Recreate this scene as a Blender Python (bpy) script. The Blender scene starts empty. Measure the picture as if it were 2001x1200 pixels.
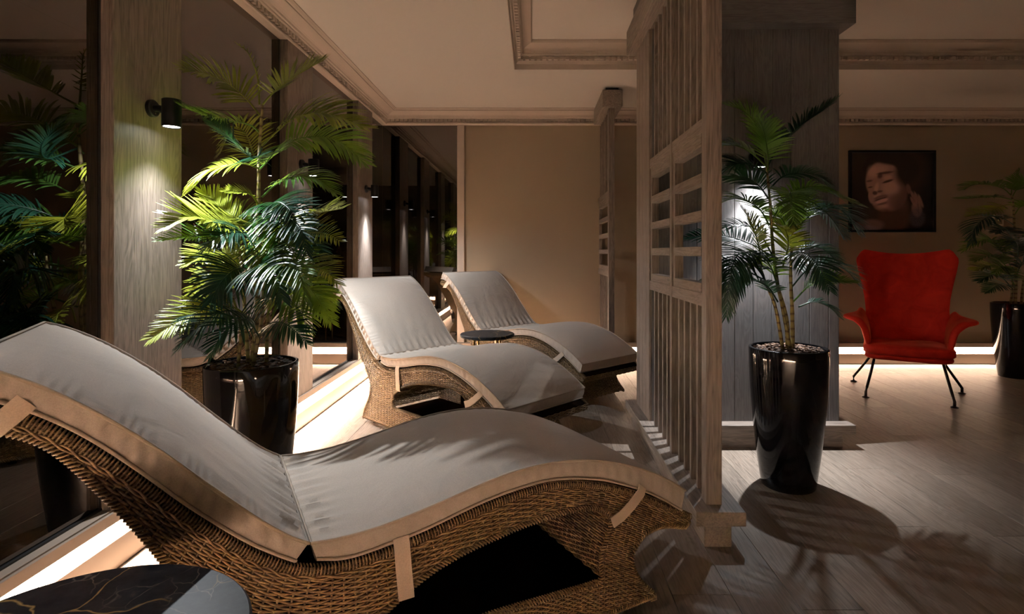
import bpy, math, random
from math import sin, cos, pi, radians, sqrt, exp, atan2, floor as fl
from mathutils import Vector, Matrix, noise

# ------------------------------------------------------------------ camera, world, exposure
SC = bpy.context.scene
COL = SC.collection
cam = bpy.data.cameras.new('camera')
camo = bpy.data.objects.new('camera', cam); COL.objects.link(camo)
camo.location = (0, 0, 1.05); camo.rotation_euler = (pi/2, 0, 0)
cam.sensor_width = 36; cam.lens = 36*1100/2001
cam.shift_x = -41.5/2001; cam.shift_y = -108/2001
cam.clip_start = .02
SC.camera = camo
SC.view_settings.view_transform = 'Standard'; SC.view_settings.look = 'None'
SC.view_settings.gamma = 1; SC.view_settings.use_curve_mapping = False
SC.view_settings.exposure = 0.0
SC.cycles.max_bounces = 7; SC.cycles.diffuse_bounces = 4; SC.cycles.glossy_bounces = 4
SC.cycles.sample_clamp_indirect = 30.0
SC.cycles.caustics_reflective = False; SC.cycles.caustics_refractive = False
w = bpy.data.worlds.new('night'); SC.world = w; w.use_nodes = True
w.node_tree.nodes['Background'].inputs[0].default_value = (1, .72, .5, 1)
w.node_tree.nodes['Background'].inputs[1].default_value = .002

WARM = (1.0, .80, .65)
COOL = (.93, .96, 1.0)
LED_W = 60.        # watts per metre of LED strip
BEAM_W = 22.0
SPILL_W = 50.0

GX, GY = -1.415, 5.285          # planes of the left glass and of the back wall
CEIL, RECESS = 2.36, 2.53
RX, BY = 5.6, -.62             # right wall, wall behind the camera

def area(name, loc, rot, sx, sy, watts, col, spread=180):
    d = bpy.data.lights.new(name, 'AREA'); d.shape = 'RECTANGLE'; d.size = sx; d.size_y = sy
    d.energy = watts; d.color = col; d.spread = radians(spread)
    o = bpy.data.objects.new(name, d); COL.objects.link(o); o.location = loc; o.rotation_euler = rot
    return o
# LED strips under the lip of the wall ledges, shining down (left, back); the rear one is added fill
for nm, loc, rz, ln, k in (('led_strip_left', (GX+.024, 1.375, .161), pi/2, 2.05, .45),
                        ('led_strip_left', (GX+.024, (2.4+GY)/2, .161), pi/2, GY-2.4-.05, 1.1),
                        ('led_strip_back', ((GX+.65)/2, GY-.024, .161), 0, .65-GX-.05, .9),
                        ('led_strip_back', ((.65+RX)/2, GY-.024, .161), 0, RX-.65-.05, .24),
                        ('fill_strip_rear', ((GX+.9)/2, BY+.024, .161), 0, .9-GX-.1, 1.45)):  # unseen fill added behind the camera to warm the near lounger side
    area(nm, loc, (0, 0, rz), ln, .008, LED_W*ln*k, WARM, 125)
# wall spots: a tight beam down the timber plus a wider spill leaning into the room
LAMPS = [(GX+.045+.075, y, 1.5, 'left') for y in (.73, 2.016, 3.32, 4.60)]
for i, (x, y, z, s) in enumerate(LAMPS + [(1.198, 3.05-.075, 1.5, 'col')]):
    dv = Vector((1, 0, 0)) if s == 'left' else Vector((0, -1, 0))
    for nm, pw, size, tilt in (('spot_beam', BEAM_W*(9 if s == 'col' else (1.5, .5, 7, 7)[i]), 72 if s == 'col' else 50, 0), ('spot_spill', SPILL_W*(.75 if s == 'col' else (.35, 1.9, 1.5, 1.5)[i]), 124, 30 if s == 'left' else 10)):
        d = bpy.data.lights.new(nm, 'SPOT'); d.energy = pw; d.color = COOL
        d.spot_size = radians(size); d.spot_blend = 1.0; d.shadow_soft_size = .011
        o = bpy.data.objects.new(nm, d); COL.objects.link(o); o.location = (x, y, z-.004)
        aim = Vector((0, 0, -1))*cos(radians(tilt))+dv*sin(radians(tilt))
        o.rotation_euler = aim.to_track_quat('-Z', 'Y').to_euler()

# ------------------------------------------------------------------ materials
def mat(name, base, rough=.6, metal=0, spec=.5, **kw):
    m = bpy.data.materials.new(name); m.use_nodes = True
    b = m.node_tree.nodes['Principled BSDF']
    b.inputs['Base Color'].default_value = (*base, 1); b.inputs['Roughness'].default_value = rough
    b.inputs['Metallic'].default_value = metal; b.inputs['Specular IOR Level'].default_value = spec
    for k, v in kw.items():
        b.inputs[k.replace('_', ' ')].default_value = v
    return m
def N(m, t, **kw):
    n = m.node_tree.nodes.new(t)
    for k, v in kw.items(): setattr(n, k, v)
    return n
def L(m, a, b): m.node_tree.links.new(a, b)
def coords(m, scale, kind='Object', rand=True):
    tc = N(m, 'ShaderNodeTexCoord'); mp = N(m, 'ShaderNodeMapping')
    mp.inputs['Scale'].default_value = scale
    L(m, tc.outputs[kind], mp.inputs['Vector'])
    if rand:
        oi = N(m, 'ShaderNodeObjectInfo'); mu = N(m, 'ShaderNodeMath', operation='MULTIPLY'); mu.inputs[1].default_value = 37.
        L(m, oi.outputs['Random'], mu.inputs[0]); cb = N(m, 'ShaderNodeCombineXYZ')
        for i in range(3): L(m, mu.outputs[0], cb.inputs[i])
        L(m, cb.outputs[0], mp.inputs['Location'])
    return mp.outputs['Vector']
def ramp(m, fac, stops):
    r = N(m, 'ShaderNodeValToRGB')
    e = r.color_ramp.elements
    while len(e) < len(stops): e.new(.5)
    for el, (p, c) in zip(e, stops): el.position = p; el.color = (*c, 1)
    L(m, fac, r.inputs['Fac']); return r.outputs['Color']
def noise_tex(m, vec, scale, detail=4, rough=.55, dist=0):
    n = N(m, 'ShaderNodeTexNoise'); n.inputs['Scale'].default_value = scale; n.inputs['Detail'].default_value = detail
    n.inputs['Roughness'].default_value = rough; n.inputs['Distortion'].default_value = dist
    L(m, vec, n.inputs['Vector']); return n.outputs['Fac']
def bump(m, fac, strength, dist=.002):
    b = N(m, 'ShaderNodeBump'); b.inputs['Strength'].default_value = strength; b.inputs['Distance'].default_value = dist
    L(m, fac, b.inputs['Height']); L(m, b.outputs['Normal'], m.node_tree.nodes['Principled BSDF'].inputs['Normal'])
def bsdf(m): return m.node_tree.nodes['Principled BSDF']
def wood(name, c0, c1, axis, rough=.5, vary=.25):
    m = mat(name, c1, rough)
    s = [7., 7., 7.]; s[axis] = .8
    v = coords(m, s)
    wv = N(m, 'ShaderNodeTexNoise'); wv.inputs['Scale'].default_value = 2.2; wv.inputs['Detail'].default_value = 3; wv.inputs['Distortion'].default_value = 1.4
    L(m, v, wv.inputs['Vector'])
    mul = N(m, 'ShaderNodeMath', operation='MULTIPLY'); mul.inputs[1].default_value = 9; L(m, wv.outputs['Fac'], mul.inputs[0])
    fr = N(m, 'ShaderNodeMath', operation='PINGPONG'); fr.inputs[1].default_value = .5; L(m, mul.outputs[0], fr.inputs[0])
    s2 = [60., 60., 60.]; s2[axis] = 2.5
    fine = noise_tex(m, coords(m, s2), 2.5, 3, .6)
    ad = N(m, 'ShaderNodeMath', operation='MULTIPLY_ADD'); ad.inputs[1].default_value = .55
    L(m, fr.outputs[0], ad.inputs[0]); L(m, fine, ad.inputs[2])
    c = ramp(m, ad.outputs[0], [(.25, c0), (.8, c1)])
    oi = N(m, 'ShaderNodeObjectInfo'); hs = N(m, 'ShaderNodeHueSaturation')
    mr = N(m, 'ShaderNodeMapRange'); mr.inputs['To Min'].default_value = 1-vary; mr.inputs['To Max'].default_value = 1+vary
    L(m, oi.outputs['Random'], mr.inputs['Value']); L(m, mr.outputs[0], hs.inputs['Value']); L(m, c, hs.inputs['Color'])
    L(m, hs.outputs['Color'], bsdf(m).inputs['Base Color'])
    bump(m, ad.outputs[0], .35, .0012)
    return m
OAK0, OAK1 = (.085, .064, .052), (.235, .190, .158)
M = {}
for i, a in enumerate('xyz'):
    M['oak_'+a] = wood('oak_'+a, OAK0, OAK1, i, .48, .08)
    M['clad_'+a] = wood('clad_'+a, (.075, .068, .066), (.135, .125, .122), i, .42, .06)
M['plank'] = wood('plank', (.115, .088, .068), (.285, .228, .182), 1, .38, .16)
M['paint'] = mat('wall_paint', (.33, .265, .185), .75)
f_ = noise_tex(M['paint'], coords(M['paint'], (1, 1, 1), rand=False), 160, 2); bump(M['paint'], f_, .12, .0006)
M['ceiling'] = mat('ceiling_paint', (.62, .575, .525), .8)
M['moulding'] = mat('moulding_paint', (.50, .42, .355), .6)
M['white'] = mat('white_ledge_paint', (.72, .62, .53), .5)
M['fascia'] = mat('fascia_paint', (.26, .20, .155), .5)
M['black'] = mat('black_metal', (.004, .004, .005), .45, 0, .25)
M['frame_black'] = mat('black_frame', (.012, .011, .011), .4)
M['brass'] = mat('brass', (.62, .40, .16), .3, 1)
M['chrome'] = mat('chrome', (.7, .66, .6), .2, 1)
M['pot'] = mat('gloss_black_glaze', (.002, .002, .003), .08, 0, .4, Coat_Weight=.2, Coat_Roughness=.03)
M['bulb'] = mat('lamp_lens', (1, 1, 1), .4, Emission_Strength=22.0); bsdf(M['bulb']).inputs['Emission Color'].default_value = (.95, .97, 1, 1)
M['steel_dark'] = mat('dark_steel', (.03, .022, .018), .3, .7)
# dark mirror glass: black behind, reflecting
g = mat('dark_glass', (.145, .13, .12), .012, 1.0); M['glass'] = g
# fabric
def fabric(name, c, sc=1):
    m = mat(name, c, .85, 0, .25, Sheen_Weight=.15)
    v = coords(m, (1, 1, 1), rand=False)
    n1 = noise_tex(m, v, 7, 4, .6, .6)
    n2 = noise_tex(m, v, 380, 2, .7)
    a = N(m, 'ShaderNodeMath', operation='MULTIPLY_ADD'); a.inputs[1].default_value = .05
    L(m, n2, a.inputs[0]); L(m, n1, a.inputs[2])
    bump(m, a.outputs[0], .55, .012*sc)
    co = ramp(m, n2, [(.3, tuple(x*.86 for x in c)), (.7, tuple(min(1, x*1.06) for x in c))])
    L(m, co, bsdf(m).inputs['Base Color'])
    return m
M['cushion'] = fabric('cushion_canvas', (.47, .41, .35))
M['piping'] = fabric('cushion_piping', (.40, .33, .265), .2)
M['strap'] = fabric('strap_canvas', (.60, .49, .38), .2)
m = mat('wicker', (.16, .085, .03), .42, 0, .45); M['wicker'] = m
v = coords(m, (40, 40, 90), rand=False); nf = noise_tex(m, v, 1.6, 3, .7)
L(m, ramp(m, nf, [(.28, (.05, .028, .012)), (.5, (.17, .10, .042)), (.72, (.32, .22, .095))]), bsdf(m).inputs['Base Color'])
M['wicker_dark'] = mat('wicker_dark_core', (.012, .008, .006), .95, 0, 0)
# marble
m = mat('black_marble', (.02, .02, .022), .42, 0, .2); M['marble'] = m
v = coords(m, (1, 1, 1), rand=True)
nb = N(m, 'ShaderNodeTexNoise'); nb.inputs['Scale'].default_value = 3.2; nb.inputs['Detail'].default_value = 5; L(m, v, nb.inputs['Vector'])
mixv = N(m, 'ShaderNodeMix', data_type='RGBA'); mixv.inputs['Factor'].default_value = .22
L(m, v, mixv.inputs['A']); L(m, nb.outputs['Color'], mixv.inputs['B'])
vo = N(m, 'ShaderNodeTexVoronoi', feature='DISTANCE_TO_EDGE'); vo.inputs['Scale'].default_value = 9; L(m, mixv.outputs['Result'], vo.inputs['Vector'])
vo2 = N(m, 'ShaderNodeTexVoronoi', feature='DISTANCE_TO_EDGE'); vo2.inputs['Scale'].default_value = 21; L(m, mixv.outputs['Result'], vo2.inputs['Vector'])
vein = ramp(m, vo.outputs['Distance'], [(0, (1, 1, 1)), (.016, (0, 0, 0))])
vein2 = ramp(m, vo2.outputs['Distance'], [(0, (.5, .5, .5)), (.02, (0, 0, 0))])
msk = ramp(m, noise_tex(m, v, 5, 2), [(.45, (0, 0, 0)), (.56, (1, 1, 1))])
msk2 = ramp(m, noise_tex(m, v, 9, 2), [(.5, (0, 0, 0)), (.6, (1, 1, 1))])
def mulc(a, b):
    x = N(m, 'ShaderNodeMix', data_type='RGBA', blend_type='MULTIPLY'); x.inputs['Factor'].default_value = 1
    L(m, a, x.inputs['A']); L(m, b, x.inputs['B']); return x.outputs['Result']
v1 = mulc(vein, msk); v2 = mulc(vein2, msk2)
basec = ramp(m, noise_tex(m, v, 22, 6, .75), [(.4, (.012, .013, .017)), (.62, (.03, .032, .037)), (.75, (.11, .085, .065))])
x1 = N(m, 'ShaderNodeMix', data_type='RGBA'); L(m, v1, x1.inputs['Factor']); L(m, basec, x1.inputs['A']); x1.inputs['B'].default_value = (.42, .27, .10, 1)
x2 = N(m, 'ShaderNodeMix', data_type='RGBA'); L(m, v2, x2.inputs['Factor']); L(m, x1.outputs['Result'], x2.inputs['A']); x2.inputs['B'].default_value = (.3, .25, .2, 1)
L(m, x2.outputs['Result'], bsdf(m).inputs['Base Color'])
# leaves
def leafmat(name, c, t, tw=.35):
    m = mat(name, c, .33, 0, .5)
    nf = noise_tex(m, coords(m, (1, 1, 1)), 9, 2)
    L(m, ramp(m, nf, [(.35, tuple(x*.6 for x in c)), (.7, tuple(x*1.3 for x in c))]), bsdf(m).inputs['Base Color'])
    tr = N(m, 'ShaderNodeBsdfTranslucent'); tr.inputs[0].default_value = (*t, 1)
    mx = N(m, 'ShaderNodeMixShader'); mx.inputs[0].default_value = tw
    out = m.node_tree.nodes['Material Output']
    L(m, bsdf(m).outputs[0], mx.inputs[1]); L(m, tr.outputs[0], mx.inputs[2]); L(m, mx.outputs[0], out.inputs[0])
    return m
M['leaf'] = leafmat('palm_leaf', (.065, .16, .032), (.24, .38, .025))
M['leaf_lit'] = leafmat('palm_leaf_yellow_green', (.22, .265, .03), (.38, .42, .04), .28)  # yellow-green of lit and backlit fronds put into the colour
M['leaf_shade'] = leafmat('palm_leaf_shade', (.012, .055, .035), (.03, .12, .03), .2)  # dark copy of the leaf, shade and silhouette put into the colour
m = mat('palm_stem', (.22, .17, .07), .55); M['stem'] = m
wv = N(m, 'ShaderNodeTexWave', bands_direction='Z'); wv.inputs['Scale'].default_value = 9; wv.inputs['Distortion'].default_value = 1.5
tc = N(m, 'ShaderNodeTexCoord'); L(m, tc.outputs['Object'], wv.inputs['Vector'])
L(m, ramp(m, wv.outputs['Fac'], [(.0, (.09, .055, .025)), (.2, (.24, .19, .08)), (1, (.30, .26, .11))]), bsdf(m).inputs['Base Color'])
m = mat('bark_mulch', (.12, .06, .03), .8); M['mulch'] = m
L(m, ramp(m, noise_tex(m, coords(m, (1, 1, 1)), 45, 3), [(.3, (.02, .010, .006)), (.55, (.10, .045, .02)), (.75, (.34, .19, .10))]), bsdf(m).inputs['Base Color'])
# velvet
m = mat('red_velvet', (.42, .012, .006), .7, 0, .2, Sheen_Weight=1.0, Sheen_Roughness=.3); M['velvet'] = m
bsdf(m).inputs['Sheen Tint'].default_value = (1, .25, .12, 1)
nf = noise_tex(m, coords(m, (1, 1, 1), rand=False), 9, 3, .6, .8)
L(m, ramp(m, nf, [(.3, (.50, .014, .006)), (.7, (.68, .030, .012))]), bsdf(m).inputs['Base Color'])
bump(m, nf, .2, .006)

# ------------------------------------------------------------------ mesh helpers
class MB:
    def __init__(s): s.v = []; s.f = []
    def box(s, x0, y0, z0, x1, y1, z1, b=0):
        if b <= 0:
            n = len(s.v)
            s.v += [(x0,y0,z0),(x1,y0,z0),(x1,y1,z0),(x0,y1,z0),(x0,y0,z1),(x1,y0,z1),(x1,y1,z1),(x0,y1,z1)]
            s.f += [(n,n+3,n+2,n+1),(n+4,n+5,n+6,n+7),(n,n+1,n+5,n+4),(n+1,n+2,n+6,n+5),(n+2,n+3,n+7,n+6),(n+3,n,n+4,n+7)]
            return s
        # chamfered box: 24 verts
        n = len(s.v); X = (x0, x1); Y = (y0, y1); Z = (z0, z1); ix = {}
        for i in (0, 1):
            for j in (0, 1):
                for k in (0, 1):
                    sx, sy, sz = (b if i == 0 else -b), (b if j == 0 else -b), (b if k == 0 else -b)
                    for a in range(3):
                        ix[(i, j, k, a)] = len(s.v)
                        s.v.append((X[i]+(sx if a != 0 else 0), Y[j]+(sy if a != 1 else 0), Z[k]+(sz if a != 2 else 0)))
        for a in range(3):      # main faces
            for q in (0, 1):
                u, w_ = [c for c in range(3) if c != a]
                loop = []
                for (p, r) in ((0,0),(1,0),(1,1),(0,1)):
                    t = [0, 0, 0]; t[a] = q; t[u] = p; t[w_] = r
                    loop.append(ix[(t[0], t[1], t[2], a)])
                flip = (a == 1) ^ (q == 0)
                s.f.append(tuple(reversed(loop)) if flip else tuple(loop))
        for a in range(3):      # edges parallel to axis a
            u, w_ = [c for c in range(3) if c != a]
            for p in (0, 1):
                for r in (0, 1):
                    t0 = [0,0,0]; t0[u] = p; t0[w_] = r; t1 = list(t0); t1[a] = 1
                    s.f.append((ix[(*t0, u)], ix[(*t1, u)], ix[(*t1, w_)], ix[(*t0, w_)]))
        for i in (0, 1):
            for j in (0, 1):
                for k in (0, 1): s.f.append((ix[(i,j,k,0)], ix[(i,j,k,1)], ix[(i,j,k,2)]))
        return s
    def tube(s, pts, r, n=8, cap=True, flat=1.0, up=(0, 0, 1)):
        pts = [Vector(p) for p in pts]; base = len(s.v); m = len(pts)
        for i, p in enumerate(pts):
            t = (pts[min(i+1, m-1)]-pts[max(i-1, 0)])
            if t.length < 1e-9: t = Vector((0, 0, 1))
            t.normalize(); u = Vector(up)
            if abs(t.dot(u)) > .95: u = Vector((1, 0, 0)) if abs(t.x) < .9 else Vector((0, 1, 0))
            a = t.cross(u).normalized(); b = a.cross(t).normalized()
            rr = r[i] if isinstance(r, (list, tuple)) else r
            for k in range(n):
                an = 2*pi*k/n
                s.v.append(tuple(p + a*cos(an)*rr + b*sin(an)*rr*flat))
        for i in range(m-1):
            for k in range(n):
                s.f.append((base+i*n+k, base+i*n+(k+1) % n, base+(i+1)*n+(k+1) % n, base+(i+1)*n+k))
        if cap: s.f.append(tuple(base+k for k in reversed(range(n)))); s.f.append(tuple(base+(m-1)*n+k for k in range(n)))
        return s
    def lathe(s, prof, n=48, c=(0, 0, 0), cap=False):
        base = len(s.v)
        for r, z in prof:
            for k in range(n): s.v.append((c[0]+r*cos(2*pi*k/n), c[1]+r*sin(2*pi*k/n), c[2]+z))
        for i in range(len(prof)-1):
            for k in range(n): s.f.append((base+i*n+k, base+i*n+(k+1) % n, base+(i+1)*n+(k+1) % n, base+(i+1)*n+k))
        if cap:
            s.f.append(tuple(base+k for k in reversed(range(n)))); s.f.append(tuple(base+(len(prof)-1)*n+k for k in range(n)))
        return s
    def grid(s, P, closed_u=False, closed_v=False):
        base = len(s.v); a = len(P); b = len(P[0])
        for row in P: s.v += [tuple(p) for p in row]
        for i in range(a if closed_u else a-1):
            for j in range(b if closed_v else b-1):
                i2 = (i+1) % a; j2 = (j+1) % b
                s.f.append((base+i*b+j, base+i*b+j2, base+i2*b+j2, base+i2*b+j))
        return s
    def prism(s, poly, axis, t0, t1):
        """poly: 2D points; axis 'x': (a,b)->(t,a,b); 'y': (a,b)->(a,t,b)"""
        n = len(s.v); k = len(poly)
        for t in (t0, t1):
            for a, b in poly: s.v.append((t, a, b) if axis == 'x' else (a, t, b) if axis == 'y' else (a, b, t))
        for i in range(k): s.f.append((n+i, n+(i+1) % k, n+k+(i+1) % k, n+k+i))
        s.f.append(tuple(n+i for i in reversed(range(k)))); s.f.append(tuple(n+k+i for i in range(k)))
        return s
    def build(s, name, m, parent=None, smooth=False, loc=None, recalc=True, **props):
        me = bpy.data.meshes.new(name); me.from_pydata(s.v, [], s.f); me.update()
        if recalc:
            import bmesh
            bm = bmesh.new(); bm.from_mesh(me); bmesh.ops.recalc_face_normals(bm, faces=bm.faces); bm.to_mesh(me); bm.free()
        me.materials.append(M[m] if isinstance(m, str) else m)
        if smooth:
            me.shade_smooth()
            if smooth != 'all': me.set_sharp_from_angle(angle=radians(38))
        o = bpy.data.objects.new(name, me); COL.objects.link(o)
        if parent: o.parent = parent
        if loc: o.location = loc
        for k, v in props.items(): o[k] = v
        return o
def thing(name, label, cat, loc=(0, 0, 0), rz=0, group=None):
    o = bpy.data.objects.new(name, None); COL.objects.link(o); o.location = loc; o.rotation_euler = (0, 0, rz)
    o.empty_display_size = .1
    o['label'] = label; o['category'] = cat
    if group: o['group'] = group
    return o
def copy_tree(o, parent=None):
    c = o.copy(); COL.objects.link(c); c.parent = parent
    for ch in list(o.children): copy_tree(ch, c)
    return c
def struct(o): o['kind'] = 'structure'; return o

# ------------------------------------------------------------------ room
floor_ = struct(MB().box(GX-.3, BY-.3, -.2, RX+.3, GY+.3, -.004).build('floor', 'plank'))
rnd = random.Random(4)
PW, PL = .182, 1.22
shared = {}
x = GX+.02; col = 0
while x < 5.5:
    y = -.35 + (col*.47 % 1.0)*PL - PL
    while y < GY:
        y0, y1 = max(y, .1), min(y+PL, GY-.03)
        x1 = min(x+PW, 5.55)
        # planks the camera can see only
        if y1-y0 > .05 and x < y1*.93+.1 and y1 > 1.0:
            key = (round(y1-y0, 3), round(x1-x, 3))
            if key not in shared:
                o = MB().box(0, 0, -.004, x1-x-.0012, y1-y0-.0012, 0, .0008).build('plank', 'plank', floor_)
                shared[key] = o.data
            else:
                o = bpy.data.objects.new('plank', shared[key]); COL.objects.link(o); o.parent = floor_
            o.location = (x, y0, 0)
        y += PL
    x += PW; col += 1
# plain fill of planks outside the view
fillb = MB()
fillb.box(GX+.02, BY+.02, -.004, RX, .1, -.0002)
fillb.build('plank_field', 'plank', floor_, kind='stuff')

# walls
struct(MB().box(GX-.16, BY, 0, GX-.04, GY+.2, 2.75).build('wall_left', 'frame_black'))
wb = MB(); wb.box(-.70, GY, .19, RX, GY+.12, 2.6).box(GX-.1, GY+.03, 0, -.70, GY+.12, 2.6)
struct(wb.build('wall_back', 'paint'))
struct(MB().box(RX, BY, 0, RX+.12, GY+.2, 2.75).build('wall_right', 'paint'))
struct(MB().box(GX-.1, BY-.12, 0, RX+.1, BY, 2.75).build('wall_rear', 'paint'))
# ceiling with recessed tray
CX0, CX1, CY0, CY1 = -.138, 4.6, 1.0, 4.05
c = MB()
c.box(GX-.12, CY1, CEIL, RX+.1, GY+.12, CEIL+.1).box(GX-.12, BY-.1, CEIL, RX+.1, CY0, CEIL+.1)
c.box(GX-.12, CY0, CEIL, CX0, CY1, CEIL+.1).box(CX1, CY0, CEIL, RX+.1, CY1, CEIL+.1)
c.box(CX0-.05, CY0-.05, RECESS, CX1+.05, CY1+.05, RECESS+.08)
c.box(CX0-.05, CY0-.05, CEIL+.05, CX0, CY1+.05, RECESS).box(CX1, CY0-.05, CEIL+.05, CX1+.05, CY1+.05, RECESS)
c.box(CX0, CY0-.05, CEIL+.05, CX1, CY0, RECESS).box(CX0, CY1, CEIL+.05, CX1, CY1+.05, RECESS)
struct(c.build('ceiling', 'ceiling'))

# cornice profile: (offset from wall, z)
def cove(c0, c1, n=5, bulge=.35):
    out = []
    for i in range(n+1):
        t = i/n; out.append((c0[0]+(c1[0]-c0[0])*t**(1+bulge*2), c0[1]+(c1[1]-c0[1])*(t**(1/(1+bulge)))))
    return out
CB = 2.235
prof = [(0, CB), (.045, CB), (.05, CB+.006), (.05, CB+.016), (.042, CB+.02), (.042, CB+.024)]          # bottom fillet
prof += [(.034, CB+.024), (.034, CB+.052), (.062, CB+.052), (.066, CB+.058), (.066, CB+.066), (.074, CB+.070)]
prof += cove((.074, CB+.070), (.135, CB+.104))[1:]
prof += [(.142, CB+.104), (.142, CB+.112), (.150, CB+.114), (.160, CB+.119), (.168, CB+.119), (.168, CEIL), (0, CEIL)]
def run(name, fn, t0, t1):
    """fn(off,z,t)->xyz; mitred ends when t0/t1 are callables of off"""
    P = []
    for t in (t0, t1): P.append([fn(o, z, t(o) if callable(t) else t) for o, z in prof])
    b = MB(); b.grid(P, closed_v=True)
    return b
def dent(b, fn, a, bb, step=.041, off=(.033, .059), z=(CB+.026, CB+.050)):
    t = a
    while t < bb:
        p0 = fn(off[0], z[0], t); p1 = fn(off[1], z[1], t+step*.62)
        b.box(min(p0[0], p1[0]), min(p0[1], p1[1]), z[0], max(p0[0], p1[0]), max(p0[1], p1[1]), z[1]); t += step
fL = lambda o, z, t: (GX+o, t, z)
fB = lambda o, z, t: (t, GY-o, z)
fR = lambda o, z, t: (RX-o, t, z)
co = struct(run('c', fL, BY, lambda o: GY-o).build('trim_1', 'moulding'))
b = MB(); dent(b, fL, .6, GY-.05); b.build('dentils', 'moulding', co, kind='stuff')
co = struct(run('c', fB, lambda o: GX+o, lambda o: RX-o).build('trim_2', 'moulding'))
b = MB(); dent(b, fB, GX+.06, RX-.1); b.build('dentils', 'moulding', co, kind='stuff')
struct(run('c', fR, BY, lambda o: GY-o).build('trim_3', 'moulding'))
# tray cornice (inside the recess)
TB = CEIL
tp = [(0, TB), (.004, TB-.0), (.010, TB+.034), (.018, TB+.036), (.026, TB+.050), (.032, TB+.052), (.032, TB+.082), (.054, TB+.084), (.058, TB+.09), (.058, TB+.098), (.062, TB+.10)]
tp += cove((.062, TB+.10), (.115, RECESS-.022))[1:] + [(.122, RECESS-.02), (.130, RECESS-.008), (.130, RECESS), (0, RECESS)]
def trun(fn, t0, t1):
    b = MB(); b.grid([[fn(o, z, t(o)) for o, z in tp] for t in (t0, t1)], closed_v=True); return b
tf = lambda o, z, t: (t, CY1-o, z); tl = lambda o, z, t: (CX0+o, t, z)
tn = lambda o, z, t: (t, CY0+o, z); tr_ = lambda o, z, t: (CX1-o, t, z)
for i, (fn, a0, a1, lo, hi) in enumerate(((tf, lambda o: CX0+o, lambda o: CX1-o, CX0+.04, CX1-.04), (tl, lambda o: CY0+o, lambda o: CY1-o, CY0+.04, CY1-.04),
                           (tn, lambda o: CX0+o, lambda o: CX1-o, 0, 0), (tr_, lambda o: CY0+o, lambda o: CY1-o, 0, 0))):
    co = struct(trun(fn, a0, a1).build('trim_%d' % (4+i), 'moulding'))
    if hi > lo:
        b = MB(); dent(b, fn, lo, hi, .041, (.032, .050), (TB+.056, TB+.080)); b.build('dentils', 'moulding', co, kind='stuff')

# ledges (two stacked boards with the lit slot between)
def ledge(i, fn, t0, t1):
    def bx(m, o0, o1, z0, z1, nm, par=None):
        p, q = fn(o0, z0, t0(o1) if callable(t0) else t0), fn(o1, z1, t1(o1) if callable(t1) else t1)
        b = MB().box(min(p[0], q[0]), min(p[1], q[1]), z0, max(p[0], q[0]), max(p[1], q[1]), z1, .0015)
        return b.build(nm, m, par)
    root = struct(bx('fascia', -.03, .035, 0, .0976, 'baseboard_'+i))
    bx('white', -.03, .010, .0976, .162, 'slot_lining', root)
    bx('fascia', -.03, .050, .162, .200, 'lip_board', root)
    return root
ledge('left', fL, BY, GY-.05)
ledge('back', fB, GX+.03, RX)
ledge('rear', lambda o, z, t: (t, BY+o, z), GX+.03, .9)  # unseen ledge added to carry the rear fill

# dark windows on the left, one per bay, and the one on the back wall
PIL = [(.55, .91), (1.838, 2.194), (3.14, 3.497), (4.406, 4.793)]
bays = [(BY, .55), (.91, 1.838), (2.194, 3.14), (3.497, 4.406), (4.793, GY-.001)]
for i, (a, bb) in enumerate(bays):
    o = struct(MB().box(GX-.02, a, .212, GX, bb, 2.30).build('window_%d' % (i+1), 'glass'))
    f = MB().box(GX-.02, a, .200, GX+.008, bb, .213, .001)
    f.build('window_sill', 'frame_black', o)
    if bb < GY-.1: MB().box(GX-.02, bb-.006, .213, GX+.003, bb, 2.235).build('window_frame', 'frame_black', o)
    MB().box(GX, a, .200, GX+.040, bb, .206, .001).build('sill_board', 'fascia', o)
o = struct(MB().box(GX, GY, .212, -.71, GY+.02, 2.30).build('window_7', 'glass'))
MB().box(GX, GY-.008, .200, -.71, GY+.02, .213).build('window_sill', 'frame_black', o)
MB().box(-.712, GY-.022, .200, -.645, GY+.01, CB, .002).build('window_frame', 'moulding', o)

# pilasters, lamps
where = ['nearest the camera, left of the frame', 'left of the tall palm with the biggest lit face', 'behind the tall palm', 'at the far corner beyond the middle lounger']
for i, (a, bb) in enumerate(PIL):
    lab = 'oak clad pilaster ' + where[i]
    p = thing('pilaster', lab, 'pilaster', (GX, a, .2), group='oak pilasters along the dark glass wall')
    MB().box(0, 0, 0, .030, bb-a, CB-.2+.02).build('core', 'oak_z', p)
    MB().box(.030, .0, 0, .045, bb-a, CB-.2, .0015).build('face_board', 'oak_z', p)
def make_lamp(lab, group):
    """wall face at local x=0, lamp axis at x=.075"""
    t = thing('wall_spotlight', lab, 'wall light', group=group)
    b = MB(); b.lathe([(.0, .0), (.031, .0), (.031, .012), (.027, .016), (0, .016)], 28)
    b.v = [(z, x_, y_+.066) for x_, y_, z in b.v]
    b.build('back_plate', 'black', t, smooth=True)
    b = MB(); b.tube([(.014, 0, .066), (.03, 0, .066), (.05, 0, .06)], .013, 12); b.build('arm', 'black', t, smooth=True)
    b = MB(); b.lathe([(0, .098), (.029, .098), (.031, .096), (.031, .0), (.029, -.001), (.027, .0), (.027, .008)], 32, (.075, 0, 0)); b.build('lamp_body', 'black', t, smooth=True)
    b = MB(); b.lathe([(0.0001, .002), (.0265, .002)], 28, (.075, 0, 0)); b.build('lamp_lens', 'bulb', t)
    b = MB(); b.lathe([(0.0001, .0), (.003, .0), (.003, .002), (0.0001, .002)], 8); b.v = [(z+.016, x_, y_+.048) for x_, y_, z in b.v]; b.build('screw', 'chrome', t)
    return t
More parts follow.
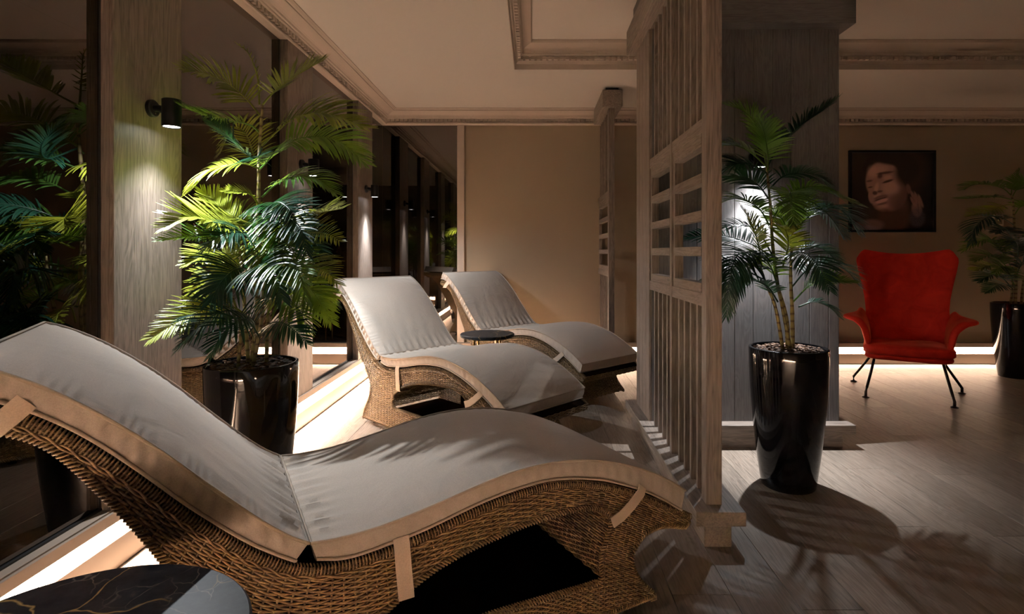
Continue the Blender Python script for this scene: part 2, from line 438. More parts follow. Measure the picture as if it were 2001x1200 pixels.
lw = ['on the pilaster left of the frame', 'on the big lit pilaster left of the tall palm', 'half hidden by the tall palm fronds', 'on the far corner pilaster']
lamp0 = make_lamp('black cylinder spotlight '+lw[0], 'black downlights on the pilasters')
lamps = [lamp0]+[copy_tree(lamp0) for _ in range(4)]
for i in range(4):
    lamps[i].location = (GX+.045, LAMPS[i][1], 1.497); lamps[i]['label'] = 'black cylinder wall spotlight '+lw[i]
lamps[4].location = (1.198, 3.05, 1.497); lamps[4].rotation_euler = (0, 0, -pi/2)
lamps[4]['label'] = 'black cylinder wall spotlight on the grey clad column behind the right palm'; del lamps[4]['group']

# ------------------------------------------------------------------ column clad in boards
CXa, CXb, CYa, CYb = .640, 1.657, 3.05, 3.42
colm = thing('column', 'square column clad in grey vertical boards behind the lattice screen', 'column', (0, 0, 0))
MB().box(CXa+.008, CYa+.014, .10, CXb-.008, CYb-.008, 2.30).build('core', 'clad_z', colm)
xs = [CXb, 1.600]
while xs[-1] - .102 > CXa+.03: xs.append(xs[-1]-.102)
xs.append(CXa); xs = sorted(xs)
for a, bb in zip(xs[:-1], xs[1:]):
    MB().box(a+.0008, CYa, .13, bb-.0008, CYa+.016, 2.26, .0022).build('board', 'clad_z', colm)
ys = [CYa+.0, 3.14, 3.235, 3.33, CYb]
for a, bb in zip(ys[:-1], ys[1:]):
    MB().box(CXa-.012, a+.0008, .13, CXa+.008, bb-.0008, 2.26, .002).build('side_board', 'oak_z', colm)
for a, bb in zip(ys[:-1], ys[1:]):
    MB().box(CXb-.008, a+.0008, .13, CXb+.001, bb-.0008, 2.26, .002).build('side_board', 'clad_z', colm)
MB().box(.76, CYa-.075, .085, CXb+.05, CYb+.06, .132, .002).build('base_cap', 'oak_x', colm)
MB().box(.76, CYa-.035, .0, CXb+.0, CYb+.03, .085).build('plinth', 'oak_x', colm)
MB().box(.76, CYa-.085, 2.255, CXb+.045, CYb+.06, 2.40, .002).build('capital', 'clad_x', colm)
MB().box(.76, CYa-.03, 2.40, CXb, CYb, RECESS).build('neck', 'clad_x', colm)

# ------------------------------------------------------------------ lattice screens
def screen(lab, y0, y1, nbay, sx0, sx1, xl, xr, ybeam0, ybeam1, zb0, zb1, ztop, sill_y):
    s = thing('lattice_screen', lab, 'room divider', (0, 0, 0), group='oak lattice screens')
    sc = (sx0+sx1)/2
    MB().box(sx0, sill_y[0], .082, sx1, sill_y[1], .132, .002).build('sill_board', 'oak_y', s)
    MB().box(sx0+.035, sill_y[0]+.02, 0, sx1-.045, sill_y[1], .082, .002).build('sill_block', 'oak_y', s)
    MB().box(sx0, ybeam0, zb0, sx1, ybeam1, zb1, .003).build('top_beam', 'oak_y', s)
    MB().box(sc-.05, ybeam0+.03, zb1, sc+.05, ybeam1-.02, ztop).build('beam_packer', 'frame_black', s)
    MB().box(xl, y0, .132, xr, y0+.058, zb0, .002).build('post', 'oak_z', s)
    ins = [y0+.058+(y1-y0-.058)*k/nbay for k in range(nbay+1)]
    fx0, fx1 = xl+.004, xr-.004
    # rails
    for z0, z1 in ((1.498, 1.55), (.845, .895)):
        MB().box(fx0, y0+.058, z0, fx1, y1, z1, .0015).build('rail', 'oak_y', s)
    for k in range(1, nbay):
        MB().box(xl+.001, ins[k]-.016, .132, fx1, ins[k]+.016, zb0, .0015).build('mullion', 'oak_z', s)
    sl = {}
    for k in range(nbay):
        a = ins[k]+(.016 if k else 0); bb = ins[k+1]-(.016 if k < nbay-1 else 0)
        n = max(3, round((bb-a)/.092)-0)
        for i in range(1, n):
            yc = a+(bb-a)*i/n
            for z0, z1 in ((.132, .845), (1.55, zb0)):
                o = MB().box(fx0+.006, yc-.010, z0, fx1-.004, yc+.010, z1, .001).build('slat', 'oak_z', s)
        # window frame of four panes
        wf = MB().box(fx0+.006, a, .895, fx1-.006, a+.028, 1.498, .001).build('pane_stile', 'oak_z', s)
        MB().box(fx0+.006, bb-.028, .895, fx1-.006, bb, 1.498, .001).build('pane_stile', 'oak_z', s)
        for z0, z1 in ((1.447, 1.498), (1.309, 1.347), (1.170, 1.207), (1.032, 1.069), (.895, .932)):
            MB().box(fx0+.003, a+.028, z0, fx1-.003, bb-.028, z1, .001).build('pane_rail', 'oak_y', s)
    return s
screen('large oak lattice screen standing on a stepped sill right of the foreground lounger', 2.04, CYa+.0, 2, .5735, .75, .627, .684, 1.98, 3.46, 2.255, 2.40, RECESS, (1.98, 3.50))
screen('narrow oak lattice screen against the back wall beyond the far lounger', 4.53, GY-.0, 1, .552, .71, .607, .654, 4.475, GY-.16, 2.205, 2.34, CEIL, (4.475, GY-.052))

# ------------------------------------------------------------------ loungers
W_ = .58
def lerp_prof(tab, x):
    if x <= tab[0][0]: return tab[0][1]
    for (a, fa), (b, fb) in zip(tab, tab[1:]):
        if x <= b: return fa+(fb-fa)*(x-a)/(b-a)
    return tab[-1][1]
def spline(pts, n):
    """Catmull-Rom through 2D/3D points, n per span"""
    P = [Vector(p) for p in pts]; P = [P[0]*2-P[1]]+P+[P[-1]*2-P[-2]]; out = []
    for i in range(1, len(P)-2):
        for k in range(n):
            t = k/n; a, b, c, d = P[i-1:i+3]
            out.append(.5*((2*b)+(c-a)*t+(2*a-5*b+4*c-d)*t*t+(3*b-a-3*c+d)*t**3))
    out.append(P[-2]); return out
BACK_T = [(-.548, .870), (-.50, .852), (-.43, .812), (-.35, .752), (-.27, .680), (-.19, .598), (-.10, .509), (-.045, .462), (-.004, .435)]
SEAT_T = [(.000, .434), (.06, .430), (.14, .433), (.25, .449), (.40, .478), (.50, .491), (.60, .492), (.70, .480), (.80, .455), (.90, .418), (1.0, .368), (1.078, .318)]
BACK_B = [(-.575, .815), (-.52, .808), (-.46, .782), (-.385, .729), (-.31, .658), (-.22, .563), (-.13, .478), (-.075, .435), (-.030, .405)]
SEAT_B = [(.012, .398), (.07, .385), (.14, .388), (.245, .402), (.385, .432), (.49, .446), (.585, .449), (.675, .437), (.77, .412), (.87, .372), (.965, .324), (1.062, .262)]
def resample(pts, n):
    P = spline([(a, b, 0) for a, b in pts], 12); d = [0]
    for i in range(1, len(P)): d.append(d[-1]+(P[i]-P[i-1]).length)
    out = []; j = 0
    for k in range(n):
        t = d[-1]*k/(n-1)
        while j < len(d)-2 and d[j+1] < t: j += 1
        s = (t-d[j])/max(1e-9, d[j+1]-d[j]); q = P[j].lerp(P[j+1], min(1, max(0, s))); out.append((q.x, q.y))
    return out
def make_cushion(T, B, n, creaseend, parent, name):
    T = resample(T, n); B = resample(B, n); P = []
    L0 = T[0]; tot = n-1
    for i in range(n):
        (tx, tz), (bx_, bz) = T[i], B[i]
        d = Vector((tx-bx_, 0, tz-bz)); th = d.length; d.normalize()
        s = i/tot; endr = min(i, tot-i)/tot
        row = []
        # loop around cross-section: top (w 0..W), far side, bottom, near side
        NWT = 44
        def top(wv):
            e = min(wv, W_-wv); puff = .010*(1-exp(-e/.05))+.004*sin(pi*wv/W_)
            pe = 1-exp(-min(s, 1-s)*14)
            lcr = abs(tx) if creaseend else 9
            wr = .0042*exp(-((lcr-.035)/.045)**2)*(sin(wv*2*pi/.047+1.7*sin(wv*9)+tx*6)) + .0016*exp(-lcr/.16)*sin(wv*2*pi/.085+tx*20)
            # gathers running in from the side edge
            ga = .0008*exp(-(e/.05))*sin(s*150+3*sin(s*31)+e*14)
            nz = .004*noise.noise(Vector((tx*3.1, wv*4.3, 2.2)))
            k = puff*pe+wr*min(1, e/.03)+ga+nz*pe
            return (tx+d.x*k, wv, tz+d.z*k)
        for j in range(NWT+1): row.append(top(W_*j/NWT))
        for j in range(1, 6):   # far side
            f = 1-j/6; g = .006*sin(pi*f)+.0022*sin(s*170+f*3)*sin(pi*f)
            row.append((bx_+d.x*th*f, W_+g, bz+d.z*th*f))
        for j in range(9): row.append((bx_, W_*(1-j/8), bz))
        for j in range(1, 8):
            f = j/8; g = .0025*sin(pi*f)+(.0032 if name == 'back_cushion' else .0012)*(sin(s*(118 if name == 'back_cushion' else 170)+2*sin(s*11)+f*1.2)+.5*sin(s*73+1))*sin(pi*f)
            row.append((bx_+d.x*th*f, -g, bz+d.z*th*f))
        P.append(row)
    b = MB(); b.grid(P, closed_v=True); nn = len(P[0])
    b.f.append(tuple(range(nn))); b.f.append(tuple(len(P)*nn-nn+k for k in reversed(range(nn))))
    # rounded end faces
    o = b.build(name, 'cushion', parent, smooth=True)
    for (crv, off) in ((T, .004), (B, -.002)):
        pp = []
        pts = [(x_, -.003, z_+.001) for x_, z_ in crv]+[(x_, W_+.003, z_+.001) for x_, z_ in reversed(crv)]
        pts.append(pts[0])
        MB().tube(pts, .0038, 6, False).build('piping', 'piping', o, smooth='all')
    return o
# wicker ------------------------------------------------
RIM = [(-.572, .795), (-.52, .792), (-.46, .768), (-.385, .713), (-.31, .642), (-.22, .547), (-.13, .462), (-.075, .420), (-.02, .388), (.05, .372), (.14, .374), (.245, .389), (.385, .419), (.49, .433), (.585, .436), (.675, .424), (.77, .399), (.87, .359), (.965, .311), (1.045, .268), (1.102, .236)]
OUT = [(1.102, .236), (1.098, .212), (1.075, .205), (1.016, .222), (.96, .228), (.915, .218), (.885, .19), (.874, .157), (.887, .118), (.92, .075), (.952, .045), (.945, .032), (.90, .030),
       (.3, .030), (-.15, .030), (-.186, .034), (-.186, .055), (-.175, .085), (-.145, .13), (-.118, .18), (-.114, .23), (-.126, .282), (-.165, .330), (-.205, .378), (-.25, .445), (-.30, .53), (-.353, .61), (-.407, .685), (-.45, .725), (-.50, .748), (-.55, .760), (-.585, .775), (-.572, .795)]
HOLE = [(.135, .19), (.145, .222), (.185, .252), (.25, .288), (.33, .315), (.42, .332), (.52, .345), (.62, .350), (.71, .345), (.768, .325), (.793, .295), (.785, .262), (.765, .225), (.757, .185), (.760, .145), (.74, .136), (.60, .142), (.44, .150), (.27, .150), (.165, .150), (.138, .165)]
def inside(poly, x, y):
    c = False; n = len(poly); j = n-1
    for i in range(n):
        xi, yi = poly[i]; xj, yj = poly[j]
        if (yi > y) != (yj > y) and x < (xj-xi)*(y-yi)/(yj-yi)+xi: c = not c
        j = i
    return c
def make_lounger(label):
    root = thing('wicker_lounger', label, 'sun lounger')
    rim = resample(RIM, 86)                      # stake positions, ~25 mm apart
    BODY = rim+[(a, b) for a, b in OUT[1:-1]]
    solid = lambda x, z: inside(BODY, x, z) and not inside(HOLE, x, z)
    NS = len(rim); PITCH = .0056; KM = 84
    # stake paths
    stakes = []
    for i, (x0, z0) in enumerate(rim):
        a = rim[max(0, i-1)]; b_ = rim[min(NS-1, i+1)]; al = atan2(b_[1]-a[1], b_[0]-a[0])
        path = []; x, z = x0, z0; 
        for k in range(KM):
            path.append((x, z)); f = max(0, 1-k*PITCH/.30)
            an = al*(.92*f)
            x += sin(an)*PITCH; z -= cos(an)*PITCH
        stakes.append(path)
    def wv_side(yb, sgn, b):
        # weavers
        for k in range(1, KM):
            run_ = []
            for i in range(NS-1):
                for h in (0, .5):
                    p = stakes[i][k]; q = stakes[i+1][k]; x = p[0]+(q[0]-p[0])*h; z = p[1]+(q[1]-p[1])*h
                    off = 0 if h else (.0032 if (i+k) % 2 else -.0032)
                    ok = solid(x, z)
                    if ok: run_.append((x, yb+sgn*off, z))
                    if not ok or (i == NS-2 and h):
                        if len(run_) > 2: b.tube(run_, .0025, 5, False, up=(0, 1, 0))
                        run_ = []
            
        for i in range(NS):
            seg = []
            for k in range(0, KM, 2):
                x, z = stakes[i][k]
                ok = (k == 0) or solid(x, z)
                if ok: seg.append((x, yb, z))
                if not ok or k >= KM-2:
                    if len(seg) > 1: b.tube(seg, .0026, 4, False, up=(0, 1, 0))
                    seg = []
    near = MB(); wv_side(.004, -1, near); near.build('near_side_weave', 'wicker', root, smooth='all', recalc=False, kind='stuff')
    far = MB(); wv_side(W_-.004, 1, far); far.build('far_side_weave', 'wicker', root, smooth='all', recalc=False, kind='stuff')
    # woven skins that run across the width along a contour
    def skin(pts, name, pitch=.0064):
        n = max(4, int(sum((Vector(p)-Vector(q)).length for p, q in zip(pts, pts[1:]))/pitch))
        C = resample(pts, n); b = MB(); NWW = 24
        for i, (x, z) in enumerate(C):
            a = C[max(0, i-1)]; e = C[min(n-1, i+1)]; t = Vector((e[0]-a[0], e[1]-a[1])).normalized(); nx, nz = t.y, -t.x
            run_ = []
            for j in range(2*NWW+1):
                off = 0 if j % 2 else (.0032 if (j//2+i) % 2 else -.0032)
                run_.append((x+nx*off, .004+(W_-.008)*j/(2*NWW), z+nz*off))
            b.tube(run_, .0030, 4, False, up=(nx, 0, nz))
        for j in range(NWW+1):
            b.tube([(x, .004+(W_-.008)*j/NWW, z) for x, z in C[::2]+[C[-1]]], .0028, 4, False, up=(0, 1, 0))
        b.build(name, 'wicker', root, smooth='all', recalc=False, kind='stuff')
    skin(OUT[0:12], 'foot_end_weave')
    skin(OUT[16:], 'back_rest_weave')
    skin(HOLE[0:15], 'arch_weave')
    # seat deck under the cushions, bottom plate, dark sheet added to black out the arch
    R2 = [(x, z-.004) for x, z in rim]
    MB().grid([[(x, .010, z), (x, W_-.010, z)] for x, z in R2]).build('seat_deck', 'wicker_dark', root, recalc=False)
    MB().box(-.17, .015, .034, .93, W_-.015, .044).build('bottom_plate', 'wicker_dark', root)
    MB().box(.10, W_-.05, .044, .80, W_-.04, .355).build('blackout_panel', 'wicker_dark', root)
    # rim: upright lashings over the edge plus border braid
    b = MB(); rr = resample(RIM, 260)
    for i, (x, z) in enumerate(rr):
        a = rr[max(0, i-1)]; e = rr[min(259, i+1)]; t = Vector((e[0]-a[0], e[1]-a[1])).normalized(); nx, nz = -t.y, t.x
        for yb, s in ((0, -1), (W_, 1)):
            b.tube([(x-nx*.016, yb+s*.001, z-nz*.016), (x-nx*.006, yb+s*.006, z-nz*.006), (x+nx*.004, yb+s*.001, z+nz*.004), (x+nx*.003, yb-s*.014, z+nz*.003)], .0021, 4, False, up=(t.x, 0, t.y))
    for yb, s in ((0, -1), (W_, 1)):
        for ph in (0, 1):
            pp = []
            for i, (x, z) in enumerate(rr):
                a = rr[max(0, i-1)]; e = rr[min(259, i+1)]; t = Vector((e[0]-a[0], e[1]-a[1])).normalized(); nx, nz = -t.y, t.x
                d = .0185+.0032*sin(i*.62+ph*pi); pp.append((x-nx*d, yb+s*(.003+.002*cos(i*.62+ph*pi)), z-nz*d))
            b.tube(pp, .0023, 5, False, up=(0, 1, 0))
    b.build('rim_braid', 'wicker', root, smooth='all', recalc=False, kind='stuff')
    # edge braid: short loops round the outline and the arch
    b = MB()
    for poly, flip, cl in ((OUT[1:], -1, 0), (HOLE+[HOLE[0]], 1, 1)):
        ln = sum((Vector(p)-Vector(q)).length for p, q in zip(poly, poly[1:]))
        n = int(ln/.0080); C = resample(poly, n)
        for i, (x, z) in enumerate(C):
            a = C[max(0, i-1)]; e = C[min(n-1, i+1)]; t = Vector((e[0]-a[0], e[1]-a[1])).normalized(); nx, nz = -t.y*flip, t.x*flip
            for yb, s in ((0, -1), (W_, 1)):
                b.tube([(x+nx*.011-t.x*.005, yb+s*.001, z+nz*.011-t.y*.005), (x+nx*.005, yb+s*.0062, z+nz*.005), (x-nx*.003+t.x*.004, yb+s*.002, z-nz*.003+t.y*.004), (x-nx*.002+t.x*.006, yb-s*.008, z-nz*.002+t.y*.006)], .0023, 4, False, up=(0, 0, 1))
    b.build('edge_braid', 'wicker', root, smooth='all', recalc=False, kind='stuff')
    make_cushion(BACK_T, BACK_B, 200, True, root, 'back_cushion')
    make_cushion(SEAT_T, SEAT_B, 230, True, root, 'seat_cushion')
    # straps: from under the cushion down the side and under
    def strap(path, wd, name='strap'):
        b = MB(); P = []
        for i, (x, y, z) in enumerate(path):
            a = path[max(0, i-1)]; e = path[min(len(path)-1, i+1)]
            t = Vector((e[0]-a[0], e[1]-a[1], e[2]-a[2])).normalized()
            nrm = Vector((0, 0, 1)).cross(t); 
            s = Vector((-t.z, 0, t.x)) if abs(t.y) < .8 else Vector((1, 0, 0))
            if s.length < .1: s = Vector((1, 0, 0))
            s.normalize(); o_ = Vector((x, y, z)); 
            if s.x < 0: s = -s
            th = t.cross(s).normalized()*.0012
            P.append([o_-s*wd/2-th, o_+s*wd/2-th, o_+s*wd/2+th, o_-s*wd/2+th])
        b.grid(P, closed_v=True).build(name, 'strap', root, smooth=True)
    for sd in (0, 1):
        Y = lambda d: (-d if sd == 0 else W_+d)
        strap([(.192, Y(.004), .40), (.193, Y(.010), .385), (.197, Y(.011), .33), (.203, Y(.011), .268), (.205, Y(.008), .258), (.206, Y(-.06), .252)], .036)
        strap([(.905, Y(.004), .368), (.895, Y(.011), .355), (.860, Y(.012), .327), (.825, Y(.012), .305), (.790, Y(.011), .292)], .032)
        strap([(-.455, Y(.004), .795), (-.470, Y(.010), .780), (-.498, Y(.012), .755), (-.52, Y(.010), .742), (-.53, Y(-.05), .738)], .036)
    for lx in (-.13, .86):
        for wy in (.05, W_-.05):
            b = MB(); b.lathe([(0, 0), (.018, 0), (.018, .006), (.009, .010), (.009, .036), (0, .036)], 14); b.build('foot', 'black', root, smooth=True, loc=(lx, wy, 0))
    return root
LG = [((-.4702, 1.1893), 29.8055), ((-.9082, 3.3416), -43.2068), ((-.4080, 4.4500), -47.6212)]
lo1 = make_lounger('wicker lounger with beige cushions filling the foreground, palm shadow on its seat')
lo2 = copy_tree(lo1); lo2['label'] = 'middle wicker lounger with beige cushions between the tall palm and the small round table'
lo3 = copy_tree(lo1); lo3['label'] = 'farthest wicker lounger with beige cushions beside the back wall'
for o, ((x, y), a) in zip((lo1, lo2, lo3), LG):
    o.location = (x, y, 0); o.rotation_euler = (0, 0, radians(a)); o['group'] = 'wicker loungers with beige cushions'

# ------------------------------------------------------------------ round tables
def make_table(label, loc, r, h):
    t = thing('side_table', label, 'side table', (*loc, 0), .4, 'round black marble tables')
    MB().lathe([(.0001, h-.022), (r-.006, h-.022), (r, h-.018), (r, h-.004), (r-.004, h), (.0001, h)], 96).build('table_top', 'marble', t, smooth=True)
    MB().lathe([(r*.62, h-.034), (r*.62, h-.022), (r*.55, h-.022), (r*.55, h-.034), (r*.62, h-.034)], 48).build('top_ring', 'black', t, smooth=True)
    for k in range(4):
        a = pi/2*k+.3
        p0 = (r*.58*cos(a), r*.58*sin(a)); p1 = (r*.66*cos(a), r*.66*sin(a))
        MB().tube([(p0[0], p0[1], h-.03), (p1[0], p1[1], .008)], .007, 10).build('leg', 'brass', t, smooth=True)
    MB().lathe([(r*.66-.006, .002), (r*.66+.006, .002), (r*.66+.006, .010), (r*.66-.006, .010), (r*.66-.006, .002)], 48).build('floor_ring', 'brass', t, smooth=True)
    return t
make_table('round black marble table with gold veins in the lower left foreground', (-.645, .755), .24, .50)
make_table('small round black marble table on brass legs between the middle and far loungers', (-.315, 3.86), .185, .49)

# ------------------------------------------------------------------ palms
def bez(P, n):
    P = [Vector(p) for p in P]
    return spline([tuple(p) for p in P], max(2, n//(len(P)-1)))
def frond(parent, pts, lmax, mt='leaf', nl=24, seed=0, droop=.5, bare=.22, name='frond', wd=.0125):
    rn = random.Random(seed); C = bez(pts, 24); b = MB(); nl = int(nl*1.6); lmax *= 1.15; wd *= .62
    d = [0]
    for i in range(1, len(C)): d.append(d[-1]+(C[i]-C[i-1]).length)
    tot = d[-1]
    def at(t):
        s = t*tot; j = 0
        while j < len(d)-2 and d[j+1] < s: j += 1
        f = (s-d[j])/max(1e-9, d[j+1]-d[j]); return C[j].lerp(C[j+1], f), (C[j+1]-C[j]).normalized()
    b.tube(C, [.0042*(1-.8*i/len(C)) for i in range(len(C))], 5, True)
    tau = rn.uniform(.3, .85) if parent.location.x < 0 else rn.uniform(.05, .5)
    for k in range(nl):
        t = bare+(1-bare)*(k/(nl-1))**.92
        p, T = at(min(t, .999))
        S = T.cross(Vector((0, 0, 1)))
        if S.length < .25: S = T.cross(Vector((.3, 1, 0)))
        S.normalize(); U = S.cross(T).normalized()
        tt = tau if S.y > 0 else -tau
        S, U = (S*cos(tt)+U*sin(tt)).normalized(), (U*cos(tt)-S*sin(tt)).normalized()
        q = (t-bare)/(1-bare)
        ll = lmax*(.55+.45*sin(pi*min(1, q*1.15+.12)))*(1 if q < .75 else 1-.5*(q-.75)/.25)
        phi = radians(68-42*q)
        for s in (-1, 1):
            if k == nl-1 and s == 1: continue
            l = ll*rn.uniform(.88, 1.08); ph = phi+rn.uniform(-.09, .09)
            D = (T*cos(ph)+S*s*sin(ph)+U*(.22+rn.uniform(-.08, .1))).normalized()
            n = 5; rows = []; pos = Vector(p); dirv = Vector(D); w0 = wd*rn.uniform(.85, 1.1)*(l/.16)**.5
            for i in range(n+1):
                f = i/n
                wdt = w0*(.35+1.0*sin(pi*min(1, f*.85+.12)))*.5 if i < n else .0004
                wv = dirv.cross(U if s > 0 else -U)
                if wv.length < .1: wv = T.copy()
                wv.normalize(); nn = wv.cross(dirv).normalized()
                rows.append([pos-wv*wdt, pos-nn*wdt*.35*s, pos+wv*wdt])
                dirv = (dirv+Vector((0, 0, -1))*droop*l*1.15*(.3+f)).normalized()
                pos = pos+dirv*(l/n)
            b.grid(rows)
    bx, by = parent.location.x, parent.location.y
    out = []
    for (x, y, z) in b.v:
        if bx < 0:
            lim = GX+(.058 if y+by < 2.21 else .014); x = max(x, lim-bx+.004*math.tanh(z*9))
        elif bx < 2:
            x = max(x, .702-bx) if y+by < CYa-.02 else x
            if y+by > CYa-.02 : y = CYa-.02-by
        else: y = min(y, GY-.02-by)
        out.append((x, y, z))
    b.v = out
    return b.build(name, mt, parent, smooth='all', recalc=False)
def pot(parent, h=.62, rt=.168, rb=.115):
    pr = [(.0001, 0), (rb-.004, 0), (rb, .004)]
    for i in range(1, 17):
        t = i/16; pr.append((rb+(rt-rb)*(1-(1-t)**1.75), .004+(h-.010)*t))
    pr += [(rt-.001, h-.002), (rt-.004, h), (rt-.012, h), (rt-.015, h-.005), (rt-.02, h-.05), (.0001, h-.05)]
    MB().lathe(pr, 96).build('pot', 'pot', parent, smooth=True)
    b = MB(); rn = random.Random(7)
    rows = [[(r_*cos(a_)*(rt-.016), r_*sin(a_)*(rt-.016), h-.022+.010*(1-r_*r_)+.004*noise.noise(Vector((cos(a_)*r_*9, sin(a_)*r_*9, 1)))) for a_ in [2*pi*k/40 for k in range(40)]] for r_ in (.02, .25, .5, .75, .9, 1)]
    b.grid(rows, closed_v=True)
    for k in range(420):
        r_ = sqrt(rn.random())*(rt-.026); a_ = rn.random()*2*pi; c_ = Vector((r_*cos(a_), r_*sin(a_), h-.014+rn.random()*.010))
        q = Matrix.Rotation(rn.random()*pi, 3, 'Z') @ Matrix.Rotation(rn.uniform(-.6, .6), 3, 'X')
        sx, sy, sz = rn.uniform(.005, .012), rn.uniform(.003, .006), rn.uniform(.001, .003); n = len(b.v)
        b.box(-sx, -sy, -sz, sx, sy, sz)
        for i in range(n, n+8): b.v[i] = tuple(c_+q @ Vector(b.v[i]))
    b.build('bark_mulch', 'mulch', parent, kind='stuff')
def stem(parent, pts, r0=.010, r1=.005):
    C = bez(pts, 24); n = len(C)
    MB().tube(C, [(r0+(r1-r0)*i/(n-1))*(1.12 if i % 3 == 0 else 1) for i in range(n)], 8).build('stem', 'stem', parent, smooth='all')

def P1(px, py, dy=0, base=(-1.093, 2.19)):
    """photograph position -> metres relative to the pot, dy = depth offset"""
    Z = base[1]+dy
    return ((px-1042)/1100*Z-base[0], dy, 1.05-(py-492)/1100*Z)
